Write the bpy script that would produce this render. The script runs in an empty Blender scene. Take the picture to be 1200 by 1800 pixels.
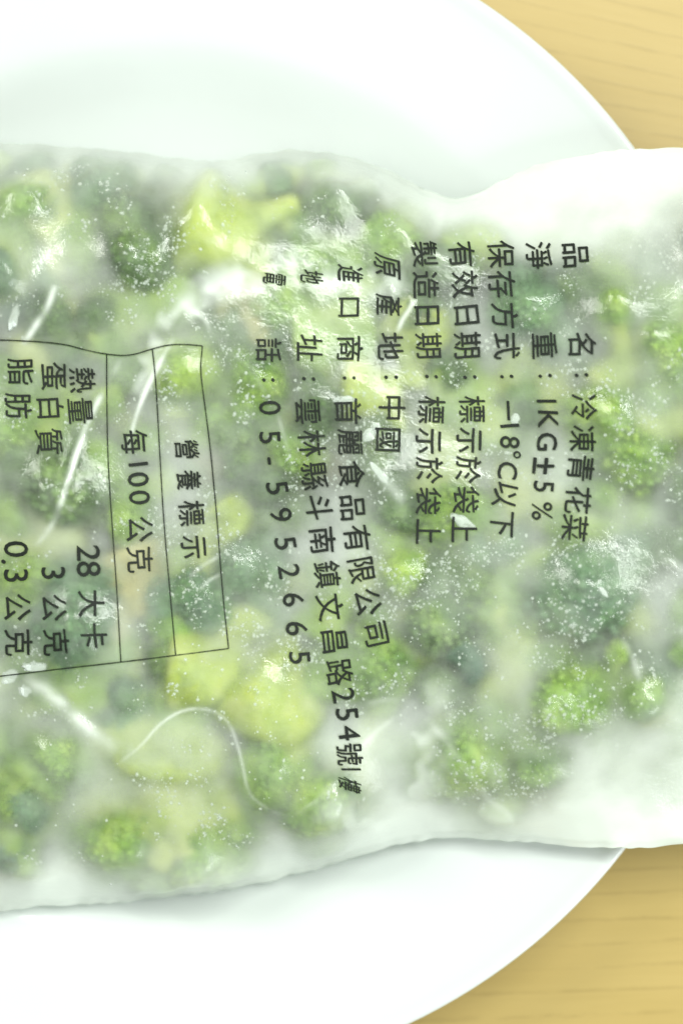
import bpy, bmesh, math, random
import numpy as np
from mathutils import Vector, Quaternion, Matrix

R = math.radians
scene = bpy.context.scene
col = scene.collection

# ------------------------------------------------------------------ camera
S = 0.00015            # metres of table per photo pixel (frame is 18 x 27 cm)
H = 0.50               # camera height over the table
cam_d = bpy.data.cameras.new('camera')
cam = bpy.data.objects.new('camera', cam_d); col.objects.link(cam)
cam.location = (0, 0, H)
cam_d.sensor_fit = 'VERTICAL'; cam_d.sensor_height = 36
cam_d.lens = 36 * H / (1800 * S)
cam_d.clip_start = 0.01; cam_d.clip_end = 20
cam_d.dof.use_dof = True
cam_d.dof.focus_distance = H - 0.037
cam_d.dof.aperture_fstop = 4.6
cam_d.dof.aperture_blades = 0
scene.camera = cam

# ------------------------------------------------------------------ room light
world = bpy.data.worlds.new("World"); scene.world = world
world.use_nodes = True
bg = world.node_tree.nodes['Background']
bg.inputs[0].default_value = (0.95, 1.0, 0.955, 1)
bg.inputs[1].default_value = 0.33

def area(name, loc, target, sx, sy, power, colour):
    l = bpy.data.lights.new(name, 'AREA'); l.shape = 'RECTANGLE'
    l.size = sx; l.size_y = sy; l.energy = power; l.color = colour
    o = bpy.data.objects.new(name, l); col.objects.link(o)
    o.location = loc
    o.rotation_euler = (Vector(target) - Vector(loc)).to_track_quat('-Z', 'Y').to_euler()
    return o
area('ceiling_tube', (0.42, 0.55, 1.35), (0, 0, 0), 1.2, 0.10, 14, (0.96, 1.0, 0.95))
area('ceiling_panel', (-1.15, 0.75, 1.10), (0, 0, 0), 0.5, 0.5, 8, (1.0, 1.0, 0.95))
area('window', (0.9, -0.75, 0.75), (0, 0, 0), 0.8, 0.6, 7, (0.94, 0.99, 1.0))

scene.view_settings.view_transform = 'Standard'
scene.view_settings.look = 'None'
scene.view_settings.exposure = 0.47
scene.view_settings.gamma = 1
scene.render.engine = 'CYCLES'
scene.cycles.use_denoising = True
scene.cycles.max_bounces = 14
scene.cycles.transparent_max_bounces = 24
scene.cycles.transmission_bounces = 10
scene.cycles.diffuse_bounces = 6
scene.cycles.sample_clamp_indirect = 6
scene.cycles.use_adaptive_sampling = False

# ------------------------------------------------------------------ helpers
def W(px, py, z):
    """place on the table seen at photo position px, py when it stands z metres high"""
    k = S * (1 - z / H)
    return ((px - 600) * k, (900 - py) * k, z)

def tag(o, label=None, cat=None, group=None, kind=None):
    if label: o['label'] = label
    if cat: o['category'] = cat
    if group: o['group'] = group
    if kind: o['kind'] = kind
    return o

def link(name, me, mat=None, parent=None):
    o = bpy.data.objects.new(name, me); col.objects.link(o)
    if mat is not None and not me.materials: me.materials.append(mat)
    if parent is not None: o.parent = parent
    return o

def np_mesh(name, verts, faces, smooth=True):
    """verts (n,3), faces (m,3 or 4)"""
    me = bpy.data.meshes.new(name)
    verts = np.asarray(verts, np.float32); faces = np.asarray(faces, np.int32)
    me.vertices.add(len(verts)); me.vertices.foreach_set('co', verts.ravel())
    n, k = faces.shape
    me.loops.add(n * k); me.loops.foreach_set('vertex_index', faces.ravel())
    me.polygons.add(n); me.polygons.foreach_set('loop_start', np.arange(n, dtype=np.int32) * k)
    me.polygons.foreach_set('use_smooth', np.full(n, smooth))
    me.update(calc_edges=True)
    return me

def grid_faces(nu, nv):
    i = np.arange(nu - 1)[:, None] * nv + np.arange(nv - 1)[None, :]
    return np.stack([i, i + nv, i + nv + 1, i + 1], -1).reshape(-1, 4)

def gauss(a, s):
    r = int(3 * s) + 1
    k = np.exp(-0.5 * (np.arange(-r, r + 1) / s) ** 2); k /= k.sum()
    for ax in (0, 1):
        p = [(0, 0), (0, 0)]; p[ax] = (r, r)
        b = np.pad(a, p, mode='edge'); o = np.zeros_like(a)
        for j, w in enumerate(k):
            o += w * (b[j:j + a.shape[0], :] if ax == 0 else b[:, j:j + a.shape[1]])
        a = o
    return a

def resize(a, ny, nx):
    y = np.linspace(0, a.shape[0] - 1, ny); x = np.linspace(0, a.shape[1] - 1, nx)
    y0 = np.minimum(y.astype(int), a.shape[0] - 2); x0 = np.minimum(x.astype(int), a.shape[1] - 2)
    fy = (y - y0)[:, None]; fx = (x - x0)[None, :]
    return (a[y0][:, x0] * (1 - fy) * (1 - fx) + a[y0 + 1][:, x0] * fy * (1 - fx)
            + a[y0][:, x0 + 1] * (1 - fy) * fx + a[y0 + 1][:, x0 + 1] * fy * fx)

# ------------------------------------------------------------------ materials
def new_mat(name):
    m = bpy.data.materials.new(name); m.use_nodes = True
    nt = m.node_tree; nt.nodes.clear()
    return m, nt, nt.nodes.new('ShaderNodeOutputMaterial')

def N(nt, typ, **kw):
    n = nt.nodes.new(typ)
    for k, v in kw.items():
        if k in n.inputs: n.inputs[k].default_value = v
        else: setattr(n, k, v)
    return n

def ramp(nt, fac, stops):
    r = nt.nodes.new('ShaderNodeValToRGB')
    el = r.color_ramp.elements
    el[0].position, el[0].color = stops[0][0], (*stops[0][1], 1)
    el[1].position, el[1].color = stops[-1][0], (*stops[-1][1], 1)
    for p, c in stops[1:-1]:
        e = el.new(p); e.color = (*c, 1)
    nt.links.new(fac, r.inputs[0])
    return r.outputs[0]

def mixc(nt, fac, a, b):
    m = nt.nodes.new('ShaderNodeMix'); m.data_type = 'RGBA'
    for sock, v in ((m.inputs[0], fac), (m.inputs[6], a), (m.inputs[7], b)):
        if hasattr(v, 'links'): nt.links.new(v, sock)
        elif isinstance(v, tuple): sock.default_value = (*v, 1)
        else: sock.default_value = v
    return m.outputs[2]

def mth(nt, op, a, b=0.0, c=0.0):
    m = nt.nodes.new('ShaderNodeMath'); m.operation = op
    for s, v in zip(m.inputs, (a, b, c)):
        if hasattr(v, 'links'): nt.links.new(v, s)
        else: s.default_value = v
    return m.outputs[0]

def noise(nt, vec, scale, detail=3, rough=0.5, dist=0.0):
    n = N(nt, 'ShaderNodeTexNoise', Scale=scale, Detail=detail, Roughness=rough, Distortion=dist)
    nt.links.new(vec, n.inputs['Vector'])
    return n.outputs[0]

def coords(nt, kind='Object', scale=None, rot=None):
    tc = nt.nodes.new('ShaderNodeTexCoord'); v = tc.outputs[kind]
    if scale or rot:
        mp = nt.nodes.new('ShaderNodeMapping'); nt.links.new(v, mp.inputs[0])
        if scale: mp.inputs['Scale'].default_value = scale
        if rot: mp.inputs['Rotation'].default_value = rot
        v = mp.outputs[0]
    return v

def veg_mat(name, dark, mid, light, frost=0.35, rough=0.55):
    """wet vegetable flesh: mottled greens with grey-white hoarfrost patches"""
    m, nt, out = new_mat(name)
    geo = nt.nodes.new('ShaderNodeNewGeometry')
    pos = geo.outputs['Position']
    n1 = noise(nt, pos, 95, 4, 0.6)
    c = ramp(nt, n1, [(0.30, dark), (0.5, mid), (0.72, light)])
    n2 = noise(nt, pos, 420, 4, 0.7)
    n3 = noise(nt, pos, 75, 2, 0.5)
    f = mth(nt, 'MULTIPLY_ADD', n3, 0.9, n2)
    fr = ramp(nt, f, [(0.90, (0, 0, 0)), (1.12, (1, 1, 1))])
    ff = mth(nt, 'MULTIPLY', fr, frost)
    c2 = mixc(nt, ff, c, (0.52, 0.64, 0.42))
    p = N(nt, 'ShaderNodeBsdfPrincipled', Roughness=rough)
    nt.links.new(c2, p.inputs['Base Color'])
    b = N(nt, 'ShaderNodeBump', Strength=0.5, Distance=0.0004)
    nt.links.new(n2, b.inputs['Height']); nt.links.new(b.outputs[0], p.inputs['Normal'])
    nt.links.new(p.outputs[0], out.inputs[0])
    return m

BUD = {
    'dark':  veg_mat('bud_dark_green', (0.04, 0.10, 0.025), (0.12, 0.23, 0.045), (0.28, 0.42, 0.08), 0.14),
    'blue':  veg_mat('bud_blue_green', (0.055, 0.135, 0.07), (0.12, 0.26, 0.11), (0.24, 0.42, 0.15), 0.18),
    'green': veg_mat('bud_mid_green', (0.12, 0.27, 0.03), (0.29, 0.48, 0.055), (0.52, 0.68, 0.12), 0.13),
    'lime':  veg_mat('bud_lime_green', (0.22, 0.40, 0.03), (0.42, 0.60, 0.05), (0.62, 0.74, 0.14), 0.16),
}
STALK = {
    'yellow': veg_mat('stalk_yellow_green', (0.27, 0.36, 0.04), (0.46, 0.56, 0.08), (0.64, 0.69, 0.20), 0.20),
    'pale':   veg_mat('stalk_pale_cream', (0.42, 0.48, 0.14), (0.60, 0.66, 0.22), (0.76, 0.78, 0.38), 0.25),
    'green':  veg_mat('stalk_mid_green', (0.16, 0.30, 0.03), (0.32, 0.48, 0.06), (0.54, 0.64, 0.15), 0.22),
    'orange': veg_mat('stalk_orange_tan', (0.36, 0.31, 0.09), (0.52, 0.46, 0.16), (0.66, 0.60, 0.28), 0.3),
    'brown':  veg_mat('stalk_brown_stain', (0.06, 0.05, 0.02), (0.14, 0.12, 0.05), (0.30, 0.27, 0.13), 0.3),
    'deep':   veg_mat('stalk_deep_green', (0.010, 0.060, 0.030), (0.020, 0.10, 0.05), (0.05, 0.16, 0.08), 0.1),
}

def make_wood():
    m, nt, out = new_mat('light_wood_veneer')
    sep = nt.nodes.new('ShaderNodeSeparateXYZ'); nt.links.new(coords(nt, 'Object'), sep.inputs[0])
    X, Y = sep.outputs[0], sep.outputs[1]
    # the grain swings round gently across the board
    sl = mth(nt, 'MULTIPLY', mth(nt, 'MINIMUM', mth(nt, 'MAXIMUM', mth(nt, 'DIVIDE', Y, 0.13), -0.15), 1.2), 0.26)
    Yw = mth(nt, 'ADD', Y, mth(nt, 'MULTIPLY', X, sl))
    def vec(kx, ky):
        c = nt.nodes.new('ShaderNodeCombineXYZ')
        nt.links.new(mth(nt, 'MULTIPLY', X, kx), c.inputs[0]); nt.links.new(mth(nt, 'MULTIPLY', Yw, ky), c.inputs[1])
        return c.outputs[0]
    g = noise(nt, vec(1, 6), 16, 4, 0.6, 0.3)
    c = ramp(nt, g, [(0.3, (0.470, 0.340, 0.112)), (0.5, (0.490, 0.357, 0.122)), (0.7, (0.505, 0.370, 0.130))])
    c = mixc(nt, mth(nt, 'MULTIPLY', ramp(nt, noise(nt, vec(1, 30), 30, 4, 0.7), [(0.42, (0,) * 3), (0.62, (1,) * 3)]), 0.10), c, (0.36, 0.26, 0.075))
    # rows of short dark pores along the grain
    p1 = noise(nt, vec(1, 7), 95, 3, 0.65)
    row = N(nt, 'ShaderNodeTexWave', Scale=50.0, Distortion=1.1, Detail=2.0); row.inputs['Detail Scale'].default_value = 1.5
    row.bands_direction = 'Y'; nt.links.new(vec(0.35, 1), row.inputs['Vector'])
    f = mth(nt, 'ADD', mth(nt, 'MULTIPLY', p1, 0.7), mth(nt, 'MULTIPLY', mth(nt, 'POWER', row.outputs[1], 9.0), 0.22))
    d = ramp(nt, f, [(0.47, (0, 0, 0)), (0.62, (1, 1, 1))])
    c = mixc(nt, mth(nt, 'MULTIPLY', d, 0.30), c, (0.25, 0.17, 0.05))
    fine = noise(nt, vec(1, 5), 900, 2, 0.8)
    c = mixc(nt, mth(nt, 'MULTIPLY', fine, 0.25), c, (0.42, 0.34, 0.07))
    p = N(nt, 'ShaderNodeBsdfPrincipled', Roughness=0.45)
    nt.links.new(c, p.inputs['Base Color'])
    b = N(nt, 'ShaderNodeBump', Strength=0.15, Distance=0.0003)
    nt.links.new(f, b.inputs['Height']); nt.links.new(b.outputs[0], p.inputs['Normal'])
    nt.links.new(p.outputs[0], out.inputs[0])
    return m

def make_ceramic():
    m, nt, out = new_mat('glazed_white_ceramic')
    v = coords(nt)
    n = noise(nt, v, 18, 3)
    c = ramp(nt, n, [(0.3, (0.665, 0.71, 0.685)), (0.7, (0.69, 0.73, 0.71))])
    p = N(nt, 'ShaderNodeBsdfPrincipled', Roughness=0.22)
    p.inputs['Coat Weight'].default_value = 0.5; p.inputs['Coat Roughness'].default_value = 0.06
    nt.links.new(c, p.inputs['Base Color'])
    b = N(nt, 'ShaderNodeBump', Strength=0.05, Distance=0.001)
    nt.links.new(noise(nt, v, 60, 2), b.inputs['Height']); nt.links.new(b.outputs[0], p.inputs['Normal'])
    nt.links.new(p.outputs[0], out.inputs[0])
    return m

def make_film():
    m, nt, out = new_mat('frosted_plastic_film')
    at = N(nt, 'ShaderNodeAttribute', attribute_name='frost')
    v = coords(nt)
    n1 = noise(nt, v, 160, 4, 0.65)
    n2 = noise(nt, v, 1400, 3, 0.7)
    fr = mth(nt, 'ADD', at.outputs['Fac'], mth(nt, 'MULTIPLY', mth(nt, 'SUBTRACT', n1, 0.5), 0.22))
    fr = mth(nt, 'ADD', fr, mth(nt, 'MULTIPLY', mth(nt, 'SUBTRACT', n2, 0.5), 0.10))
    cl = N(nt, 'ShaderNodeClamp'); cl.inputs['Min'].default_value = 0.05; cl.inputs['Max'].default_value = 0.96
    nt.links.new(fr, cl.inputs[0])
    tr = N(nt, 'ShaderNodeBsdfTransparent', Color=(0.99, 1.0, 0.98, 1))
    rf = N(nt, 'ShaderNodeBsdfRefraction', Color=(0.995, 1.0, 0.98, 1), Roughness=0.62, IOR=1.6)
    clear = N(nt, 'ShaderNodeMixShader', Fac=0.9)
    nt.links.new(tr.outputs[0], clear.inputs[1]); nt.links.new(rf.outputs[0], clear.inputs[2])
    # only the frosted outer face scatters what passes; from the inner side the sheet lets it straight through
    gb = nt.nodes.new('ShaderNodeNewGeometry')
    nt.links.new(mth(nt, 'MULTIPLY', mth(nt, 'SUBTRACT', 1.0, gb.outputs['Backfacing']), 0.9), clear.inputs[0])
    df = N(nt, 'ShaderNodeBsdfDiffuse', Color=(0.86, 0.925, 0.835, 1))
    tl = N(nt, 'ShaderNodeBsdfTranslucent', Color=(0.92, 0.96, 0.88, 1))
    milk = N(nt, 'ShaderNodeMixShader', Fac=0.14)
    nt.links.new(df.outputs[0], milk.inputs[1]); nt.links.new(tl.outputs[0], milk.inputs[2])
    body = nt.nodes.new('ShaderNodeMixShader')
    nt.links.new(cl.outputs[0], body.inputs[0]); nt.links.new(clear.outputs[0], body.inputs[1]); nt.links.new(milk.outputs[0], body.inputs[2])
    gl = N(nt, 'ShaderNodeBsdfGlossy', Color=(1, 1, 1, 1), Roughness=0.14)
    bp = N(nt, 'ShaderNodeBump', Strength=0.35, Distance=0.0006)
    h = mth(nt, 'ADD', noise(nt, v, 230, 3, 0.6), mth(nt, 'MULTIPLY', n2, 0.25))
    nt.links.new(h, bp.inputs['Height'])
    nt.links.new(bp.outputs[0], gl.inputs['Normal'])
    fn = N(nt, 'ShaderNodeFresnel', IOR=1.5); nt.links.new(bp.outputs[0], fn.inputs['Normal'])
    top = nt.nodes.new('ShaderNodeMixShader')
    nt.links.new(mth(nt, 'MINIMUM', mth(nt, 'MULTIPLY', fn.outputs[0], 0.75), 0.35), top.inputs[0])
    nt.links.new(body.outputs[0], top.inputs[1]); nt.links.new(gl.outputs[0], top.inputs[2])
    nt.links.new(top.outputs[0], out.inputs[0])
    return m

def make_ink():
    m, nt, out = new_mat('black_printing_ink')
    v = coords(nt)
    n = noise(nt, v, 420, 4, 0.75)
    tr = N(nt, 'ShaderNodeBsdfTransparent')
    p = N(nt, 'ShaderNodeBsdfPrincipled', Roughness=0.6)
    p.inputs['Specular IOR Level'].default_value = 0.25
    p.inputs['Base Color'].default_value = (0.012, 0.016, 0.012, 1)
    mx = nt.nodes.new('ShaderNodeMixShader')
    nt.links.new(ramp(nt, n, [(0.34, (0.72,) * 3), (0.50, (0.99,) * 3)]), mx.inputs[0])
    nt.links.new(tr.outputs[0], mx.inputs[1]); nt.links.new(p.outputs[0], mx.inputs[2])
    nt.links.new(mx.outputs[0], out.inputs[0])
    return m

def make_ice(name, alpha, colr, rough):
    m, nt, out = new_mat(name)
    geo = nt.nodes.new('ShaderNodeNewGeometry')
    n = noise(nt, geo.outputs['Position'], 700, 2)
    tr = N(nt, 'ShaderNodeBsdfTransparent')
    p = N(nt, 'ShaderNodeBsdfPrincipled', Roughness=rough)
    nt.links.new(ramp(nt, n, [(0.3, tuple(c * 0.9 for c in colr)), (0.7, colr)]), p.inputs['Base Color'])
    mx = N(nt, 'ShaderNodeMixShader', Fac=alpha)
    nt.links.new(tr.outputs[0], mx.inputs[1]); nt.links.new(p.outputs[0], mx.inputs[2])
    nt.links.new(mx.outputs[0], out.inputs[0])
    return m

M_wood, M_plate, M_film, M_ink = make_wood(), make_ceramic(), make_film(), make_ink()
M_ice = make_ice('white_ice_crystal', 0.42, (0.86, 0.93, 0.87), 0.3)
M_drop = make_ice('condensation_water', 0.42, (0.90, 0.97, 0.92), 0.08)
M_chunk = make_ice('packed_ice_glare', 0.62, (0.88, 0.95, 0.91), 0.25)

# ------------------------------------------------------------------ table
bm = bmesh.new()
bmesh.ops.create_cube(bm, size=1, matrix=Matrix.Diagonal((1.3, 0.9, 0.025, 1)))
bmesh.ops.translate(bm, vec=(0, 0, -0.0125), verts=bm.verts)
bmesh.ops.bevel(bm, geom=list(bm.edges), offset=0.003, segments=3, affect='EDGES')
me = bpy.data.meshes.new('wooden_tabletop'); bm.to_mesh(me); bm.free()
table = link('wooden_tabletop', me, M_wood)
tag(table, 'pale yellow wooden tabletop with fine dark grain under the white plate', 'table')

# ------------------------------------------------------------------ plate
PCX, PCY, PR = 275, 865, 1036
kR = 1 - 0.021 / H
pc = ((PCX - 600) * S * kR, (900 - PCY) * S * kR, 0)
RR = PR * S * kR
prof_top = [(0.0, 4.0), (60, 4.0), (300, 4.0), (560, 4.2), (640, 4.9), (700, 6.6), (745, 9.4), (780, 12.2), (805, 13.9), (840, 15.0),
            (900, 16.6), (960, 18.6), (1000, 20.2), (1012, 21.0), (1022, 21.6), (1030, 21.6), (1035, 21.0), (1036, 20.2)]
prof_bot = [(1032, 19.2), (1020, 18.4), (960, 15.8), (880, 13.0), (800, 10.2), (740, 6.5), (690, 3.4), (655, 1.6), (640, 0.05), (600, 0.05), (590, 1.2), (0, 1.2)]
def smooth_prof(p, it=2):
    for _ in range(it):
        q = [p[0]]
        for a, b in zip(p[:-1], p[1:]):
            q += [(a[0] * .75 + b[0] * .25, a[1] * .75 + b[1] * .25), (a[0] * .25 + b[0] * .75, a[1] * .25 + b[1] * .75)]
        q.append(p[-1]); p = q
    return p
prof = smooth_prof(prof_top + prof_bot)
prof = [(r / PR * RR, z * 0.001) for r, z in prof]
NS = 200
ang = np.linspace(0, 2 * np.pi, NS, endpoint=False)
V = np.array([[(r * math.cos(a), r * math.sin(a), z) for a in ang] for r, z in prof]).reshape(-1, 3)
F = []
for i in range(len(prof) - 1):
    for j in range(NS):
        j2 = (j + 1) % NS
        F.append((i * NS + j, (i + 1) * NS + j, (i + 1) * NS + j2, i * NS + j2))
plate = link('dinner_plate', np_mesh('dinner_plate', V, F), M_plate)
plate.location = pc
tag(plate, 'large round glossy white plate with raised rim under the bag', 'plate')

pr_r = np.array([p[0] for p in prof_top]); pr_z = np.array([p[1] for p in prof_top]) * 0.001 / S
def plate_h(px, py):
    """height (in photo pixels) of what lies under the bag"""
    r = np.hypot(px - PCX, py - PCY)
    h = np.interp(r, pr_r, pr_z)
    out = 140 * np.exp(-np.maximum(r - 1036, 0) / 900.0)
    return np.where(r > 1036, out, h)

# ------------------------------------------------------------------ broccoli pieces
rng = random.Random(11)
obst = []        # (px, py, z, radius) spheres in photo-pixel units, for the film to drape over

def tri_sphere(sub, rad=1.0):
    b = bmesh.new(); bmesh.ops.create_icosphere(b, subdivisions=sub, radius=rad)
    v = np.array([x.co[:] for x in b.verts]); f = np.array([[x.index for x in q.verts] for q in b.faces]); b.free()
    return v, f
ICO1 = tri_sphere(1); ICO2 = tri_sphere(2); ICO3 = tri_sphere(3)

def lump(v, seed, amp, fr=2.2):
    r = np.random.RandomState(seed); o = np.zeros(len(v))
    for _ in range(7):
        k = r.normal(size=3) * fr; o += np.sin(v @ k + r.uniform(0, 6.3))
    return v * (1 + amp * o[:, None] / 2.6)

def cluster_mesh(seed, nb=210, bud=0.098):
    """one clump of flower buds: a lumpy core crowded with little round buds"""
    r = np.random.RandomState(seed)
    core = lump(ICO2[0] * 0.86, seed, 0.24)
    vs, fs = [core], [ICO2[1]]; n = len(core)
    i = np.arange(nb); z = 1 - (i + 0.5) / nb * 1.75; ph = i * 2.399963
    d = np.stack([np.sqrt(np.maximum(1 - z * z, 0)) * np.cos(ph), np.sqrt(np.maximum(1 - z * z, 0)) * np.sin(ph), z], 1)
    d += r.normal(size=d.shape) * 0.05; d /= np.linalg.norm(d, axis=1)[:, None]
    p = lump(d, seed, 0.24) * 0.9
    for q in range(nb):
        s = bud * r.uniform(0.55, 1.35)
        vs.append(ICO1[0][:, :] * s * r.uniform(0.85, 1.15, 3) + p[q]); fs.append(ICO1[1] + n); n += 12 if len(ICO1[0]) == 12 else len(ICO1[0])
    return np_mesh('bud_cluster', np.concatenate(vs), np.concatenate(fs))
CL = {}
for mk in BUD:
    CL[mk] = []
    for s in range(6):
        me = cluster_mesh(s * 7 + 3); me.materials.append(BUD[mk]); CL[mk].append(me)

def stalk_mesh(seed, n=26, m=22, taper=0.74, bend=0.16):
    """unit stalk along +Z from 0 to 1, radius 1 at the cut end: knobbly, ribbed, slightly bent, rounded ends"""
    r = np.random.RandomState(seed); bx, by = r.uniform(-bend, bend, 2)
    ts = np.linspace(0, 1, m); v = []
    ks = [(r.normal(size=3) * (1.3 if i < 4 else 3.2), r.uniform(0, 6.3), 0.11 if i < 4 else 0.045) for i in range(8)]
    for t in ts:
        e = min(t / 0.16, 1.0); e2 = min((1 - t) / 0.16, 1.0)
        rr = (1 - (1 - taper) * t) * max(1 - (1 - e) ** 2.4, 0.0) ** 0.5 * max(1 - (1 - e2) ** 2.4, 0.0) ** 0.5
        for a in np.linspace(0, 2 * np.pi, n, endpoint=False):
            p = np.array([math.cos(a), math.sin(a), t * 2.6])
            k = 1 + sum(w * math.sin(p @ q + o) for q, o, w in ks)
            v.append((rr * k * math.cos(a), rr * k * math.sin(a), t))
    f = [(i * n + j, i * n + (j + 1) % n, (i + 1) * n + (j + 1) % n, (i + 1) * n + j) for i in range(m - 1) for j in range(n)]
    v = np.array(v); w = np.sin(v[:, 2] * np.pi)
    v[:, 0] += w * bx * 2; v[:, 1] += w * by * 2
    return np_mesh('stalk', v, f)
ST = {}
for mk in STALK:
    ST[mk] = []
    for s in range(3):
        me = stalk_mesh(s * 5 + 1); me.materials.append(STALK[mk]); ST[mk].append(me)

def pvec(px, py, z):
    return Vector(W(px, py, z * S))

def put_stalk(name, mk, parent, a, b, ra):
    """a, b ends in local metres of the parent (parent sits unrotated), ra radius at a"""
    o = bpy.data.objects.new(name, rng.choice(ST[mk])); col.objects.link(o); o.parent = parent
    d = b - a
    o.location = a; o.rotation_mode = 'QUATERNION'; o.rotation_quaternion = d.to_track_quat('Z', 'Y')
    o.scale = (ra, ra, max(d.length, 1e-4))
    return o

def capsule_obst(a, b, ra, rb):
    n = 7
    for i in range(n):
        t = i / (n - 1)
        obst.append((*[a[k] * (1 - t) + b[k] * t for k in range(3)], ra * (1 - t) + rb * t))

def floret(label, cx, cy, z, rad, az, tilt, slen, srad, bud, stalk, clusters=6, group=None, name='broccoli_floret', flat=1.0):
    """cx, cy, z: centre of the crown; az: direction in the photo (deg, 0 right, 90 up) in which the stalk
    points away from the crown; tilt: degrees by which the stalk end is lifted (+) or lowered (-)"""
    az, tl = R(az), R(tilt)
    if rad > 24: rad *= 1.22 if cy > 400 else 0.95; slen *= 1.35; srad *= 1.25
    if rad > 24 and tilt < 0: tl *= 0.25
    d = Vector((math.cos(az) * math.cos(tl), -math.sin(az) * math.cos(tl), math.sin(tl)))   # photo px, y down
    c = Vector((cx, cy, z))
    base = c + d * (slen + rad * 0.3)
    root = bpy.data.objects.new(name, None); col.objects.link(root)
    root.location = pvec(*c); root.empty_display_size = 0.005
    tag(root, label, 'broccoli', group)
    def loc(p): return pvec(*p) - root.location
    put_stalk('stalk', stalk, root, loc(base), loc(c - d * rad * 0.25), srad * S)
    capsule_obst(base, c, srad, srad * 0.72)
    # clumps on a dome facing away from the stalk
    up = -d
    q = Vector((0, 0, 1)).rotation_difference(up)
    for i in range(clusters):
        if i == 0: th, ph = rng.uniform(0, 0.25), rng.uniform(0, 6.28)
        elif rad > 120: th, ph = R(rng.uniform(30, 95)), 2.4 * i + rng.uniform(-.2, .2)
        else: th, ph = R(rng.uniform(52, 84)), 6.283 * (i + rng.uniform(-.2, .2)) / (clusters - 1)
        o = Vector((math.sin(th) * math.cos(ph), math.sin(th) * math.sin(ph), math.cos(th) * 0.8))
        cr = rad * (rng.uniform(0.34, 0.58) if rad < 120 else rng.uniform(0.20, 0.30))
        p = c + (q @ o) * (rad * (0.60 if rad < 120 else 0.82))
        p.z = z + (p.z - z) * flat
        ob = bpy.data.objects.new('bud_cluster', rng.choice(CL[bud])); col.objects.link(ob); ob.parent = root
        ob.location = loc(p); ob.rotation_mode = 'QUATERNION'
        ob.rotation_quaternion = Vector((0, 0, 1)).rotation_difference(Vector((o.x, o.y, o.z + .3)).normalized()) @ Quaternion((0, 0, 1), rng.uniform(0, 6))
        s = cr * S; ob.scale = (s * rng.uniform(0.85, 1.25), s * rng.uniform(0.85, 1.25), s * rng.uniform(0.75, 0.95))
        obst.append((p.x, p.y, p.z, cr * 0.98))
        br = put_stalk('branchlet', stalk, root, loc(c + d * rad * 0.25), loc(p), srad * S * 0.52)
    return root

def stalk_piece(label, ax, ay, az_, bx, by, bz, ra, mk, stub=True, name='broccoli_stalk'):
    """a loose cut length of stalk from a to b with one side stub"""
    a, b = Vector((ax, ay, az_)), Vector((bx, by, bz))
    if ra > 18: ra *= 1.25; e = (b - a).normalized() * ra * 0.35; a -= e; b += e
    root = bpy.data.objects.new(name, None); col.objects.link(root)
    root.location = pvec(*((a + b) / 2)); root.empty_display_size = 0.005
    tag(root, label, 'broccoli')
    def loc(p): return pvec(*p) - root.location
    put_stalk('main_stem', mk, root, loc(a), loc(b), ra * S)
    capsule_obst(a, b, ra, ra * 0.75)
    if stub:
        m = a * 0.45 + b * 0.55; dd = (b - a).normalized()
        side = Vector((-dd.y, dd.x, 0.15)).normalized() * rng.choice((-1, 1))
        e = m + (dd * 0.7 + side * 0.9).normalized() * ra * 1.9
        put_stalk('side_stub', mk, root, loc(m), loc(e), ra * 0.55 * S)
        capsule_obst(m, e, ra * 0.5, ra * 0.35)
    return root

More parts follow.
